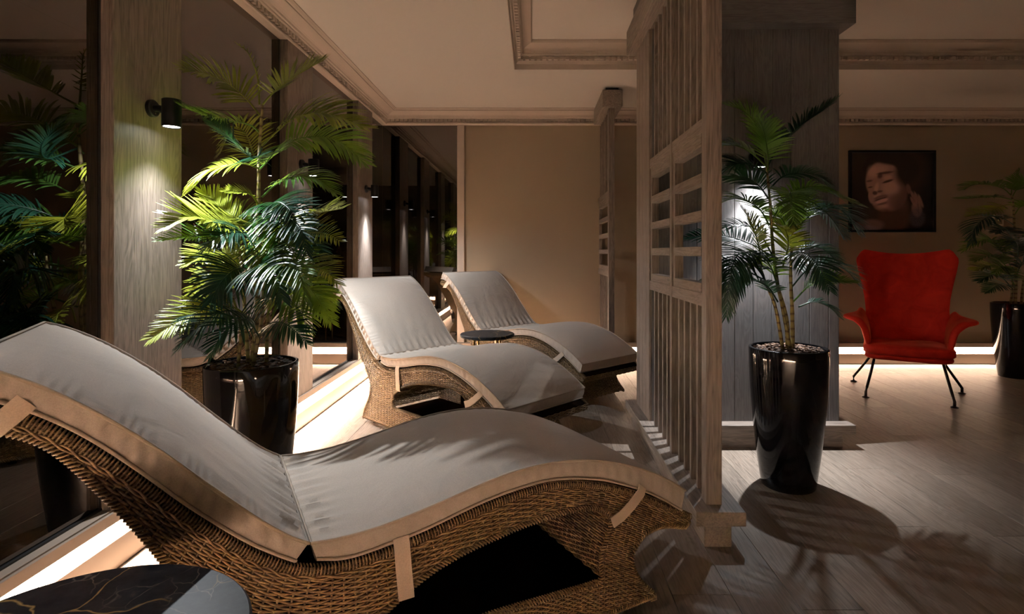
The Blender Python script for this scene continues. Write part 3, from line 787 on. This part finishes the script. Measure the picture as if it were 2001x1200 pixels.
# tall palm by the glass wall
BASE1 = (-1.093, 2.19)
palm = thing('potted_palm', 'tall bright green palm in a glossy black pot beside the glass wall', 'potted plant', (*BASE1, 0), group='palms in glossy black pots')
pot(palm)
q = lambda *a: [P1(x, y, d, BASE1) for x, y, d in a]
stem(palm, [(0, 0, .60)]+q((503, 600, 0), (503, 480, .0), (505, 390, .01), (507, 290, 0), (513, 205, 0)), .011, .005)
stem(palm, [(-.03, .03, .60)]+q((478, 600, .05), (470, 500, .07), (468, 440, .08)), .008, .004)
stem(palm, [(.04, .03, .60)]+q((525, 610, .05), (540, 520, .07), (548, 460, .08)), .008, .004)
stem(palm, [(.02, -.04, .60)]+q((512, 620, -.06), (515, 540, -.08), (512, 500, -.09)), .008, .004)
stem(palm, [(-.04, -.03, .60)]+q((470, 640, -.05), (455, 580, -.07)), .007, .004)
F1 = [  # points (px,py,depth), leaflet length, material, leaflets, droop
 (((507,205,0),(503,150,.0),(486,105,-.02),(462,84,-.03)), .03, 'leaf_lit', 8, .2),
 (((513,205,0),(530,185,-.03),(560,160,-.05),(600,135,-.05),(632,118,-.04)), .135, 'leaf_lit', 22, .15),
 (((508,225,0),(478,190,.02),(440,160,-.02),(395,142,-.10),(352,133,-.17)), .115, 'leaf_lit', 22, .7),
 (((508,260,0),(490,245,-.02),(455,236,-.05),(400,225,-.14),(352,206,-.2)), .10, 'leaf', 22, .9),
 (((512,290,0),(500,310,-.1),(470,290,-.16),(440,262,-.18),(408,235,-.18)), .11, 'leaf_shade', 20, .8),
 (((512,285,0),(540,258,-.02),(580,228,-.04),(640,222,-.05),(715,250,-.05)), .15, 'leaf_lit', 26, .9),
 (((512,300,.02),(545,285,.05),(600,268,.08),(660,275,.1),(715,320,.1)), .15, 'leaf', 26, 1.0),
 (((508,330,.0),(480,320,-.03),(450,322,-.05),(410,335,-.05),(370,375,-.04)), .12, 'leaf_lit', 22, 1.3),
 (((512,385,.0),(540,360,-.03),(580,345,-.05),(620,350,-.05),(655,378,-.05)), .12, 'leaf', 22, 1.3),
 (((508,330,.02),(495,300,.1),(480,262,.15),(455,250,.18),(430,300,.2)), .12, 'leaf_lit', 18, 1.0),
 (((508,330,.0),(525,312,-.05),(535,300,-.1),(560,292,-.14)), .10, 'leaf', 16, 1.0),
 (((503,440,.0),(470,440,-.06),(420,432,-.15),(370,425,-.23),(322,445,-.28)), .135, 'leaf_lit', 26, .15),
 (((500,440,-.02),(470,430,-.05),(440,412,-.05),(415,390,-.05),(392,370,-.05)), .09, 'leaf_lit', 16, .3),
 (((503,440,-.03),(520,408,-.12),(545,395,-.22),(570,415,-.28),(580,455,-.30)), .135, 'leaf_shade', 24, 1.3),
 (((505,455,.0),(545,445,-.08),(590,430,-.18),(630,415,-.26),(668,408,-.32)), .13, 'leaf_lit', 24, .35),
 (((505,470,.0),(550,462,-.10),(600,455,-.20),(640,458,-.28),(665,472,-.32)), .11, 'leaf_lit', 22, .7),
 (((500,460,-.04),(480,455,-.14),(450,455,-.2),(420,468,-.24),(396,492,-.25)), .11, 'leaf_shade', 22, 1.2),
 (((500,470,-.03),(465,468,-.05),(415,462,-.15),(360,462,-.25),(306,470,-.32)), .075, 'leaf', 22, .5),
 (((500,500,.0),(465,498,-.05),(430,495,-.05),(395,503,-.12),(362,518,-.16)), .10, 'leaf_lit', 22, .6),
 (((503,530,-.06),(500,520,-.18),(510,520,-.28),(535,545,-.33),(552,585,-.35)), .14, 'leaf_shade', 22, 1.1),
 (((500,540,-.06),(480,525,-.16),(455,530,-.24),(430,555,-.28),(412,592,-.30)), .14, 'leaf_shade', 22, 1.1),
 (((510,530,.02),(555,515,-.05),(600,520,-.15),(635,530,-.24),(660,555,-.28)), .12, 'leaf_lit', 22, 1.0),
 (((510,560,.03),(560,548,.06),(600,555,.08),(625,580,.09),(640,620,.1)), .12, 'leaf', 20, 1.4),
 (((500,560,-.02),(460,545,-.06),(420,548,-.08),(390,565,-.08),(372,600,-.08)), .12, 'leaf_lit', 22, .9),
 (((495,630,-.03),(455,600,-.1),(400,605,-.2),(345,630,-.28),(292,664,-.34)), .10, 'leaf_lit', 24, .8),
 (((495,640,-.04),(470,612,-.16),(430,610,-.25),(385,640,-.29),(350,680,-.3)), .13, 'leaf_shade', 22, 1.0),
 (((500,650,-.05),(490,625,-.18),(460,630,-.27),(430,660,-.3),(410,700,-.31)), .11, 'leaf_shade', 20, 1.0),
 (((510,650,-.05),(530,632,-.12),(555,632,-.18),(580,650,-.2),(600,672,-.22)), .10, 'leaf_shade', 20, 1.0),
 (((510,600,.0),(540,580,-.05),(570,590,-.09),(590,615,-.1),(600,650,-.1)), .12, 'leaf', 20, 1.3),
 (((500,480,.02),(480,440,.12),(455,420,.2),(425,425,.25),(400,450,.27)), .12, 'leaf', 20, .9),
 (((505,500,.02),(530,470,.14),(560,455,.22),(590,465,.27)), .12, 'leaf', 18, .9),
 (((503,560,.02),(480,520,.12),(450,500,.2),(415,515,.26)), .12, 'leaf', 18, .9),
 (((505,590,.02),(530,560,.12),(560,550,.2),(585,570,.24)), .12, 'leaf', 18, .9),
 (((504,440,-.03),(530,415,-.14),(560,420,-.26),(588,450,-.35),(600,495,-.38)), .13, 'leaf_shade', 22, .8),
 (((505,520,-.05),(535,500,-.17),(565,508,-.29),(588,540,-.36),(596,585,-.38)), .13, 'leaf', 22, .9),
 (((505,400,.0),(490,380,-.04),(465,375,-.08),(432,372,-.1)), .05, 'leaf_lit', 12, .3),
]
for i, (pp, lm, mt, nl, dr) in enumerate(F1): frond(palm, q(*pp), lm, mt, nl, i, dr)
def extra(parent, n, seed, h0, h1, L0, mats, avoid):
    rn = random.Random(seed); k = 0
    while k < n:
        az = rn.random()*2*pi
        d = Vector((cos(az), sin(az), 0))
        if d.dot(Vector(avoid)) > .25: continue
        z = h0+(h1-h0)*rn.random(); l = L0*rn.uniform(.75, 1.1); el = rn.uniform(.15, .9)
        p = Vector((rn.uniform(-.03, .03), rn.uniform(-.03, .03), z)); pts = [p]
        for i in range(1, 5):
            t = i/4; pts.append(p+d*l*t*(1-.12*t)+Vector((0, 0, 1))*(l*(el*t-(.55+el*.6)*t*t)))
        frond(parent, [tuple(q_) for q_ in pts], .12, rn.choice(mats), 20, seed+k, rn.uniform(.5, 1.1)); k += 1
extra(palm, 7, 900, .80, 1.30, .42, ['leaf', 'leaf_shade', 'leaf_lit', 'leaf_lit'], (-1, 0, 0))
# palm in front of the clad column
BASE2 = (1.15, 2.54)
palm2 = thing('potted_palm', 'dark backlit palm in a glossy black pot right of the lattice screen', 'potted plant', (*BASE2, 0), group='palms in glossy black pots')
pot(palm2)
q2 = lambda *a: [P1(x, y, d, BASE2) for x, y, d in a]
stem(palm2, [(.0, 0, .60)]+q2((1536, 620, 0), (1520, 560, 0), (1510, 480, .0), (1505, 400, .0), (1498, 325, 0)), .011, .005)
stem(palm2, [(.03, .02, .60)]+q2((1548, 610, .02), (1545, 540, .03), (1548, 470, .03), (1552, 420, .03)), .010, .005)
stem(palm2, [(-.03, -.02, .60)]+q2((1515, 600, -.03), (1495, 550, -.05), (1480, 500, -.06)), .009, .004)
stem(palm2, [(.0, -.03, .60)]+q2((1530, 610, -.06), (1520, 560, -.08)), .009, .004)
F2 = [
 (((1500,325,0),(1520,290,.0),(1560,250,.0),(1600,220,.0),(1634,194,.0)), .13, 'leaf_shade', 26, .35),
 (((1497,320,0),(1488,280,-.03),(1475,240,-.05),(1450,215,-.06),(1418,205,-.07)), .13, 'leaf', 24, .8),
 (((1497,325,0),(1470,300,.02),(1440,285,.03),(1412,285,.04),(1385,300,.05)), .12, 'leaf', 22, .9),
 (((1500,340,0),(1470,322,-.03),(1440,320,-.05),(1415,335,-.0),(1395,362,.05)), .11, 'leaf_shade', 22, 1.1),
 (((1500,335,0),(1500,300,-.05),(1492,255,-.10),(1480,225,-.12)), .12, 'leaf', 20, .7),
 (((1503,370,0),(1530,345,.0),(1565,338,.0),(1600,345,-.01),(1628,378,-.01)), .12, 'leaf_shade', 24, 1.2),
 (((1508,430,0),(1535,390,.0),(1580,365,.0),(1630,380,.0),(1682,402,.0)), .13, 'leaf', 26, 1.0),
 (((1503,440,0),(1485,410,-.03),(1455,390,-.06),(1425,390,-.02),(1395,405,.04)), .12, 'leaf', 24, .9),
 (((1553,450,.03),(1585,420,.05),(1625,405,.06),(1655,420,.06),(1678,455,.06)), .14, 'leaf_shade', 26, 1.0),
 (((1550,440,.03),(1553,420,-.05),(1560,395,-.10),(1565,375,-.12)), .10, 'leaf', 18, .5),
 (((1490,520,-.04),(1480,470,-.06),(1465,430,-.08),(1448,405,-.09)), .10, 'leaf_lit', 20, .8),
 (((1505,500,0),(1470,478,.08),(1420,462,.18),(1365,462,.27),(1314,470,.36)), .11, 'leaf_shade', 26, .8),
 (((1510,500,0),(1480,450,.02),(1445,440,.05),(1415,445,.08),(1385,470,.1)), .12, 'leaf_shade', 22, .9),
 (((1548,500,.03),(1575,485,.03),(1605,485,.02),(1635,510,.02)), .11, 'leaf_shade', 22, .9),
 (((1548,560,.03),(1580,525,.03),(1620,515,.02),(1655,530,.02),(1680,560,.02)), .12, 'leaf_shade', 24, .8),
 (((1490,545,-.05),(1460,530,-.07),(1420,520,-.1),(1390,535,-.05),(1372,560,.02)), .12, 'leaf_shade', 24, 1.0),
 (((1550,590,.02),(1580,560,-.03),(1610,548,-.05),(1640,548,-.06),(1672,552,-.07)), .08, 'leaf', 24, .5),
 (((1495,550,-.05),(1470,500,-.12),(1445,495,-.2),(1428,530,-.25),(1420,590,-.27)), .16, 'leaf_shade', 22, 1.2),
 (((1500,560,-.05),(1480,520,-.1),(1455,520,-.14),(1430,560,-.16),(1418,620,-.17)), .12, 'leaf_shade', 20, 1.2),
 (((1530,520,-.03),(1540,480,-.08),(1535,450,-.12),(1520,440,-.16)), .10, 'leaf_lit', 18, .7),
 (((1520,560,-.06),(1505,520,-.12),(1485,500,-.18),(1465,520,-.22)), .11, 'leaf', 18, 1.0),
 (((1520,590,-.05),(1500,560,-.08),(1475,550,-.1),(1450,560,-.12)), .10, 'leaf_shade', 18, 1.0),
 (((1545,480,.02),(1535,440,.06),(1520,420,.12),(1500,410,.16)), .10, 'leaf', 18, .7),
 (((1560,600,.02),(1590,590,.0),(1620,600,-.02),(1640,620,-.03)), .09, 'leaf_shade', 18, 1.0),
 (((1503,390,0),(1480,360,.05),(1450,345,.1),(1420,350,.14)), .12, 'leaf_shade', 20, .9),
]
for i, (pp, lm, mt, nl, dr) in enumerate(F2): frond(palm2, q2(*pp), lm, mt, nl, 100+i, dr)
extra(palm2, 3, 950, .85, 1.35, .42, ['leaf', 'leaf_shade', 'leaf_shade'], (-.7, .7, 0))
# palm at the right edge by the back wall
BASE3 = (4.05, 4.73)
palm3 = thing('potted_palm', 'shadowy palm in a black pot at the right edge near the red chair', 'potted plant', (*BASE3, 0), group='palms in glossy black pots')
pot(palm3)
q3 = lambda *a: [P1(x, y, d, BASE3) for x, y, d in a]
stem(palm3, [(0, 0, .60)]+q3((1985, 540, 0), (1983, 470, 0), (1980, 400, 0), (1975, 378, 0)), .012, .006)
stem(palm3, [(-.04, 0, .60)]+q3((1978, 560, 0), (1972, 520, 0)), .010, .005)
stem(palm3, [(.05, 0, .60)]+q3((2000, 550, 0), (2015, 500, 0)), .010, .005)
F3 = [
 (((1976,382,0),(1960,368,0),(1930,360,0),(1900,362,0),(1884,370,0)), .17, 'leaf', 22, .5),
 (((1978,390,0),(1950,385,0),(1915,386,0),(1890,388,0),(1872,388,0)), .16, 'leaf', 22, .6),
 (((1980,400,0),(1960,402,0),(1935,412,0),(1912,416,0),(1890,422,0)), .12, 'leaf_lit', 20, .4),
 (((1982,440,0),(1955,425,-.05),(1930,425,-.08),(1905,445,-.1),(1898,475,-.1)), .17, 'leaf_shade', 22, .9),
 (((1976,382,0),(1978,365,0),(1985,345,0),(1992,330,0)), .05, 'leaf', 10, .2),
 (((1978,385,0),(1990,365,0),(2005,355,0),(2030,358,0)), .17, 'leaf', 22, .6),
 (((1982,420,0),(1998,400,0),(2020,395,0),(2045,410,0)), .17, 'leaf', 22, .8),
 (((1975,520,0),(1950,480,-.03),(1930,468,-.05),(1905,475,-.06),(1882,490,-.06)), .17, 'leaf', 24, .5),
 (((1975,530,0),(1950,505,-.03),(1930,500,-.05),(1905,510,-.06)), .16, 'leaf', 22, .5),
 (((1975,545,0),(1950,525,-.03),(1930,520,-.05),(1900,528,-.06)), .15, 'leaf_lit', 22, .5),
 (((1975,560,0),(1955,540,-.05),(1935,538,-.08),(1912,550,-.1)), .16, 'leaf_shade', 22, .6),
 (((1975,560,0),(1960,555,-.08),(1945,560,-.12),(1925,572,-.15)), .12, 'leaf_shade', 20, .8),
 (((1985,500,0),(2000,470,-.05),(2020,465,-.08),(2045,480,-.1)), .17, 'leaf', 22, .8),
 (((1985,540,0),(2000,510,-.05),(2020,505,-.08),(2045,525,-.1)), .17, 'leaf_shade', 22, .8),
 (((1983,480,0),(1972,455,-.1),(1960,445,-.18),(1945,455,-.22)), .16, 'leaf_shade', 20, .8),
 (((1985,520,0),(1990,490,-.1),(1985,470,-.2),(1975,475,-.26)), .16, 'leaf_shade', 20, .8),
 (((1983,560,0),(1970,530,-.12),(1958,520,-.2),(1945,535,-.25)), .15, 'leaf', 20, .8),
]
for i, (pp, lm, mt, nl, dr) in enumerate(F3): frond(palm3, q3(*pp), lm, mt, nl, 200+i, dr, wd=.014)

# ------------------------------------------------------------------ red wing chair
def rbox_loop(hw, hd, r, n=8):
    out = []
    for cx, cy, a0 in ((hw-r, hd-r, 0), (-hw+r, hd-r, pi/2), (-hw+r, -hd+r, pi), (hw-r, -hd+r, 3*pi/2)):
        for k in range(n+1): a = a0+pi/2*k/n; out.append((cx+r*cos(a), cy+r*sin(a)))
    return out
fm = Vector((2.617, 3.925)); rzc = atan2(-.27, .439)      # front edge runs along local x
chair = thing('wing_armchair', 'red velvet wing armchair with flared arms on thin dark metal legs', 'armchair', (2.735, 4.12, 0), rzc)
# local: x to the sitter's left (photo right), y away from the viewer
TAB = [(.30, .235, .20), (.40, .255, .215), (.50, .262, .245), (.60, .262, .275), (.70, .272, .305), (.80, .292, .335), (.90, .315, .362), (.98, .330, .382), (1.04, .322, .395)]
def back_pt(u, z, side):
    hw = lerp_prof([(a, b) for a, b, c in TAB], z); yy = lerp_prof([(a, c) for a, b, c in TAB], z)
    wing = .13*abs(u)**2.4*(1 if z > .6 else 1.25)
    return Vector((u*hw, yy-wing+side, z))
P = []
nu, nz = 28, 26
def topz(u): return 1.035+.050*abs(u)**2-.085*max(0, (abs(u)-.80)/.20)**2.5
for sd in (0, 1):
    rows = []
    for i in range(nz+1):
        row = []
        for j in range(nu+1):
            u = -1+2*j/nu; t = i/nz; z = .30+(topz(u)-.30)*t
            edge = min(1, (1-abs(u))/.10, (1-t)/.06+.0); th = .034*sqrt(max(0, 1-(1-edge)**2))
            row.append(back_pt(u, z, th if sd else -th))
        rows.append(row)
    P.append(rows)
b = MB(); b.grid(P[0]); n0 = len(b.v); b.grid([list(reversed(r)) for r in P[1]])
b.build('back_shell', 'velvet', chair, smooth='all')
for s in (-1, 1):
    # arm: sections stepping from the back corner forward; each section rises from the seat and curls outward
    rows = []
    for i in range(15):
        t = i/14; y = .17-.42*t
        sc_ = sin(pi*min(1, .22+.85*(1-t)))**.6 if t > .5 else 1
        hz = .19*(1-.25*t)*1.0; fl_ = .015+.085*exp(-((t-.66)/.20)**2)
        x0 = .245+.012*sin(pi*t); z0 = .395
        if t > .85: k_ = 1-(t-.85)/.15; k_ = sqrt(max(0, 1-(1-k_)**2))*.85+.15
        else: k_ = 1
        sec = [(x0-.005, z0-.06), (x0+.018, z0+.02), (x0+.032, z0+.09), (x0+.05, z0+hz*.80), (x0+.05+fl_*.55, z0+hz*.98), (x0+.05+fl_, z0+hz*1.0),
               (x0+.055+fl_, z0+hz+.014), (x0+.045+fl_, z0+hz+.030), (x0+.04+fl_*.45, z0+hz+.036), (x0+.025, z0+hz+.02), (x0-.010, z0+hz*.75), (x0-.022, z0+.07), (x0-.028, z0), (x0-.03, z0-.06)]
        cx_ = sum(a for a, _ in sec)/len(sec); cz_ = sum(c_ for _, c_ in sec)/len(sec)-.0
        rows.append([(s*(cx_+(a-cx_)*k_), y+(.03*(1-k_)), cz_+(c_-cz_)*k_) for a, c_ in sec])
    b = MB(); b.grid(rows, closed_v=True); k = len(rows[0]); b.f.append(tuple(range(k))); b.f.append(tuple(len(rows)*k-k+i for i in reversed(range(k))))
    o = b.build('arm', 'velvet', chair, smooth='all')
    sm = o.modifiers.new('s', 'SUBSURF'); sm.levels = 1; sm.render_levels = 2
def slab(z0, z1, hw, yf, yb, dome, name, bow=.05):
    rows = []
    L_ = rbox_loop(1, 1, .25, 6)
    for f, zz in ((.0, z0), (.94, z0), (1.0, z0+.012), (1.0, z1-.014), (.95, z1-.002), (.6, z1+dome*.7), (.01, z1+dome)):
        row = []
        for a, c_ in L_:
            y = (yf+yb)/2+c_*f*(yb-yf)/2
            if c_ < 0: y -= bow*(1-(a*f)**2)*f*min(1, -c_)
            row.append((a*hw*f, y, zz))
        rows.append(row)
    b = MB(); b.grid(rows, closed_v=True)
    return b.build(name, 'velvet', chair, smooth='all')
slab(.285, .325, .262, -.235, .20, 0, 'seat_base')
slab(.322, .385, .272, -.250, .20, .012, 'seat_cushion', .06)
def to_local(X, Y):
    d = Vector((X-2.735, Y-4.12)); c_, s_ = cos(-rzc), sin(-rzc)
    return (d.x*c_-d.y*s_, d.x*s_+d.y*c_)
for (X, Y, tx, ty) in ((2.398, 4.06, -.20, -.16), (2.837, 3.79, .20, -.16), (2.598, 4.565, -.20, .14), (3.176, 4.17, .20, .14)):
    a = to_local(X, Y)
    k = Vector((a[0], a[1])); tp_ = Vector((tx, ty)); kn = tp_.lerp(k, .86)
    g_ = MB().tube([(tx, ty, .29), (tx+(kn.x-tx)*.5, ty+(kn.y-ty)*.5, .18), (kn.x, kn.y, .075), (k.x, k.y, .04), (k.x, k.y, .005)], .0095, 10).build('leg', 'steel_dark', chair, smooth='all')
    MB().lathe([(.0001, 0), (.024, 0), (.024, .004), (.012, .010), (.0001, .010)], 20, (k.x, k.y, 0)).build('foot_disc', 'steel_dark', g_, smooth=True)

# ------------------------------------------------------------------ framed portrait
FX0, FX1, FZ0, FZ1 = 2.955, 3.762, 1.232, 1.998
art = thing('framed_portrait', 'square black framed portrait of a woman with closed eyes above the red chair', 'picture', ((FX0+FX1)/2, GY, (FZ0+FZ1)/2))
hw, hh = (FX1-FX0)/2, (FZ1-FZ0)/2
for nm, bxx in (('frame_rail', (-hw, -.032, hh-.022, hw, -.001, hh)), ('frame_rail', (-hw, -.032, -hh, hw, -.001, -hh+.022)), ('frame_stile', (-hw, -.032, -hh+.022, -hw+.022, -.001, hh-.022)), ('frame_stile', (hw-.022, -.032, -hh+.022, hw, -.001, hh-.022))):
    MB().box(*bxx, .002).build(nm, 'black', art)
NP = 190
me = bpy.data.meshes.new('print'); vs = []; cs = []
def sm(a, b, x): t = max(0, min(1, (x-a)/(b-a))); return t*t*(3-2*t)
def ell(x, y, cx, cy, rx, ry, ang=0, soft=.25):
    soft *= .8
    c_, s_ = cos(radians(ang)), sin(radians(ang)); dx, dy = x-cx, y-cy; u = (dx*c_+dy*s_)/rx; v_ = (-dx*s_+dy*c_)/ry
    return 1-sm(1-soft, 1+soft, sqrt(u*u+v_*v_))
SK, SKH, SKD = (.185, .095, .072), (.30, .17, .13), (.065, .03, .022)
def mixc(a, b, t): return tuple(x+(y-x)*t for x, y in zip(a, b))
def paint(x, y):   # x,y 0..1 from the top left of the print; crop coordinates of the photo / 960
    X = 185+x*890; Y = 135+y*875
    c_ = mixc((.016, .010, .007), (.004, .003, .003), sm(500, 1050, X))
    c_ = mixc(c_, (.030, .012, .007), ell(X, Y, 700, 330, 300, 260, 10, .5)*.7)          # hair
    # neck, shoulder
    c_ = mixc(c_, (.035, .015, .010), ell(X, Y, 660, 850, 170, 190, 10, .35))
    c_ = mixc(c_, (.085, .045, .036), ell(X, Y, 370, 970, 170, 80, -8, .3))
    c_ = mixc(c_, (.11, .085, .10), ell(X, Y, 330, 995, 150, 35, -3, .5)*(.5+.5*noise.noise(Vector((X/9, Y/9, 0)))))
    # face
    f = max(ell(X, Y, 550, 480, 200, 245, -14, .1), ell(X, Y, 620, 610, 175, 190, 25, .12), ell(X, Y, 520, 700, 110, 95, 30, .2), ell(X, Y, 450, 600, 75, 120, 10, .15))
    sk = mixc(SK, SKD, sm(640, 820, X+.35*(Y-450)))
    sk = mixc(sk, SKH, .55*ell(X, Y, 610, 530, 90, 80, 20, .6)); sk = mixc(sk, SKH, .45*ell(X, Y, 480, 340, 100, 60, -20, .7))
    sk = mixc(sk, SKH, .7*ell(X, Y, 462, 530, 22, 55, 15, .7)); sk = mixc(sk, SKD, .8*ell(X, Y, 480, 780, 170, 40, 12, .6))
    c_ = mixc(c_, sk, f)
    hair = (.012, .007, .005)
    c_ = mixc(c_, hair, ell(X, Y, 600, 175, 260, 95, 8, .3)); c_ = mixc(c_, hair, ell(X, Y, 800, 330, 130, 170, 18, .45)); c_ = mixc(c_, hair, .8*ell(X, Y, 370, 270, 45, 90, 28, .4))
    c_ = mixc(c_, SKD, .55*ell(X, Y, 700, 690, 110, 80, 30, .6))
    c_ = mixc(c_, SKH, .55*ell(X, Y, 470, 620, 40, 22, -20, .8)); c_ = mixc(c_, SKH, .45*ell(X, Y, 520, 745, 60, 26, -8, .8)); c_ = mixc(c_, SKH, .5*ell(X, Y, 420, 350, 50, 60, 0, .8))
    dk = (.028, .012, .009)
    c_ = mixc(c_, dk, .85*ell(X, Y, 560, 362, 90, 14, -8, .6)*(1 if X < 660 else .6))    # brow
    c_ = mixc(c_, dk, .85*ell(X, Y, 500, 395, 26, 32, 30, .7))
    c_ = mixc(c_, (.27, .15, .11), .8*ell(X, Y, 580, 415, 45, 24, -15, .6))           # lid
    c_ = mixc(c_, dk, .95*ell(X, Y, 585, 458, 62, 13, -18, .5))                       # lashes
    c_ = mixc(c_, dk, .7*ell(X, Y, 385, 455, 34, 12, -10, .6)); c_ = mixc(c_, dk, .8*ell(X, Y, 395, 525, 26, 9, -12, .6))
    c_ = mixc(c_, dk, .85*ell(X, Y, 445, 590, 26, 22, 10, .5)); c_ = mixc(c_, dk, .7*ell(X, Y, 500, 572, 30, 12, -10, .6))   # nose
    c_ = mixc(c_, (.10, .045, .04), .9*ell(X, Y, 510, 640, 78, 24, -16, .35))           # upper lip
    c_ = mixc(c_, dk, .9*ell(X, Y, 505, 660, 75, 7, -18, .5))
    c_ = mixc(c_, (.30, .17, .15), .95*ell(X, Y, 520, 680, 68, 19, -18, .35))
    c_ = mixc(c_, dk, .6*ell(X, Y, 525, 712, 60, 12, -15, .6))
    # ear, hand
    c_ = mixc(c_, (.075, .035, .026), ell(X, Y, 810, 545, 26, 55, -12, .4))
    for hx, hy, rx, ry, an in ((868, 640, 20, 78, -24), (905, 655, 18, 82, -22), (942, 680, 17, 78, -20), (862, 690, 18, 62, -28), (900, 770, 55, 90, -5)):
        c_ = mixc(c_, (.125, .062, .05), .85*ell(X, Y, hx, hy, rx, ry, an, .35))
        c_ = mixc(c_, dk, .5*ell(X, Y, hx+17, hy, 5, ry, an, .5))
    c_ = mixc(c_, (.035, .026, .038), .8*ell(X, Y, 905, 870, 85, 110, 0, .35)*(.7+.5*noise.noise(Vector((X/12, Y/12, 3)))))
    return c_
for i in range(NP):
    for j in range(NP):
        x_, y_ = j/(NP-1), i/(NP-1); vs.append((-hw+.02+x_*(2*hw-.04), -.014, hh-.02-y_*(2*hh-.04))); cs.append(paint(x_, y_))
me.from_pydata(vs, [], [(i*NP+j, i*NP+NP+j, i*NP+NP+j+1, i*NP+j+1) for i in range(NP-1) for j in range(NP-1)])
ca = me.color_attributes.new('print', 'FLOAT_COLOR', 'POINT')
for i, c_ in enumerate(cs): ca.data[i].color = (*c_, 1)
m = mat('portrait_print', (.1, .1, .1), .35, 0, .3)
at_ = N(m, 'ShaderNodeVertexColor', layer_name='print'); hs = N(m, 'ShaderNodeHueSaturation'); hs.inputs['Value'].default_value = 3.0; hs.inputs['Saturation'].default_value = .85
L(m, at_.outputs['Color'], hs.inputs['Color']); L(m, hs.outputs['Color'], bsdf(m).inputs['Base Color'])
me.materials.append(m); o = bpy.data.objects.new('print', me); COL.objects.link(o); o.parent = art
MB().box(-hw+.015, -.012, -hh+.015, hw-.015, -.001, hh-.015).build('backing_board', 'black', art)

# wall control plate
sw = thing('wall_switch', 'small square chrome edged control plate on the back wall behind the right palm', 'switch', (4.36, GY, 1.345))
MB().box(-.052, -.008, -.052, .052, -.0005, .052, .002).build('plate', 'white', sw)
MB().box(-.036, -.011, -.036, .036, -.008, .036, .001).build('panel', 'paint', sw)
b = MB(); b.lathe([(.0001, 0), (.010, 0), (.010, .003), (.0001, .003)], 16); b.v = [(x_, -.011-z_, y_) for x_, y_, z_ in b.v]; b.build('button', 'chrome', sw)
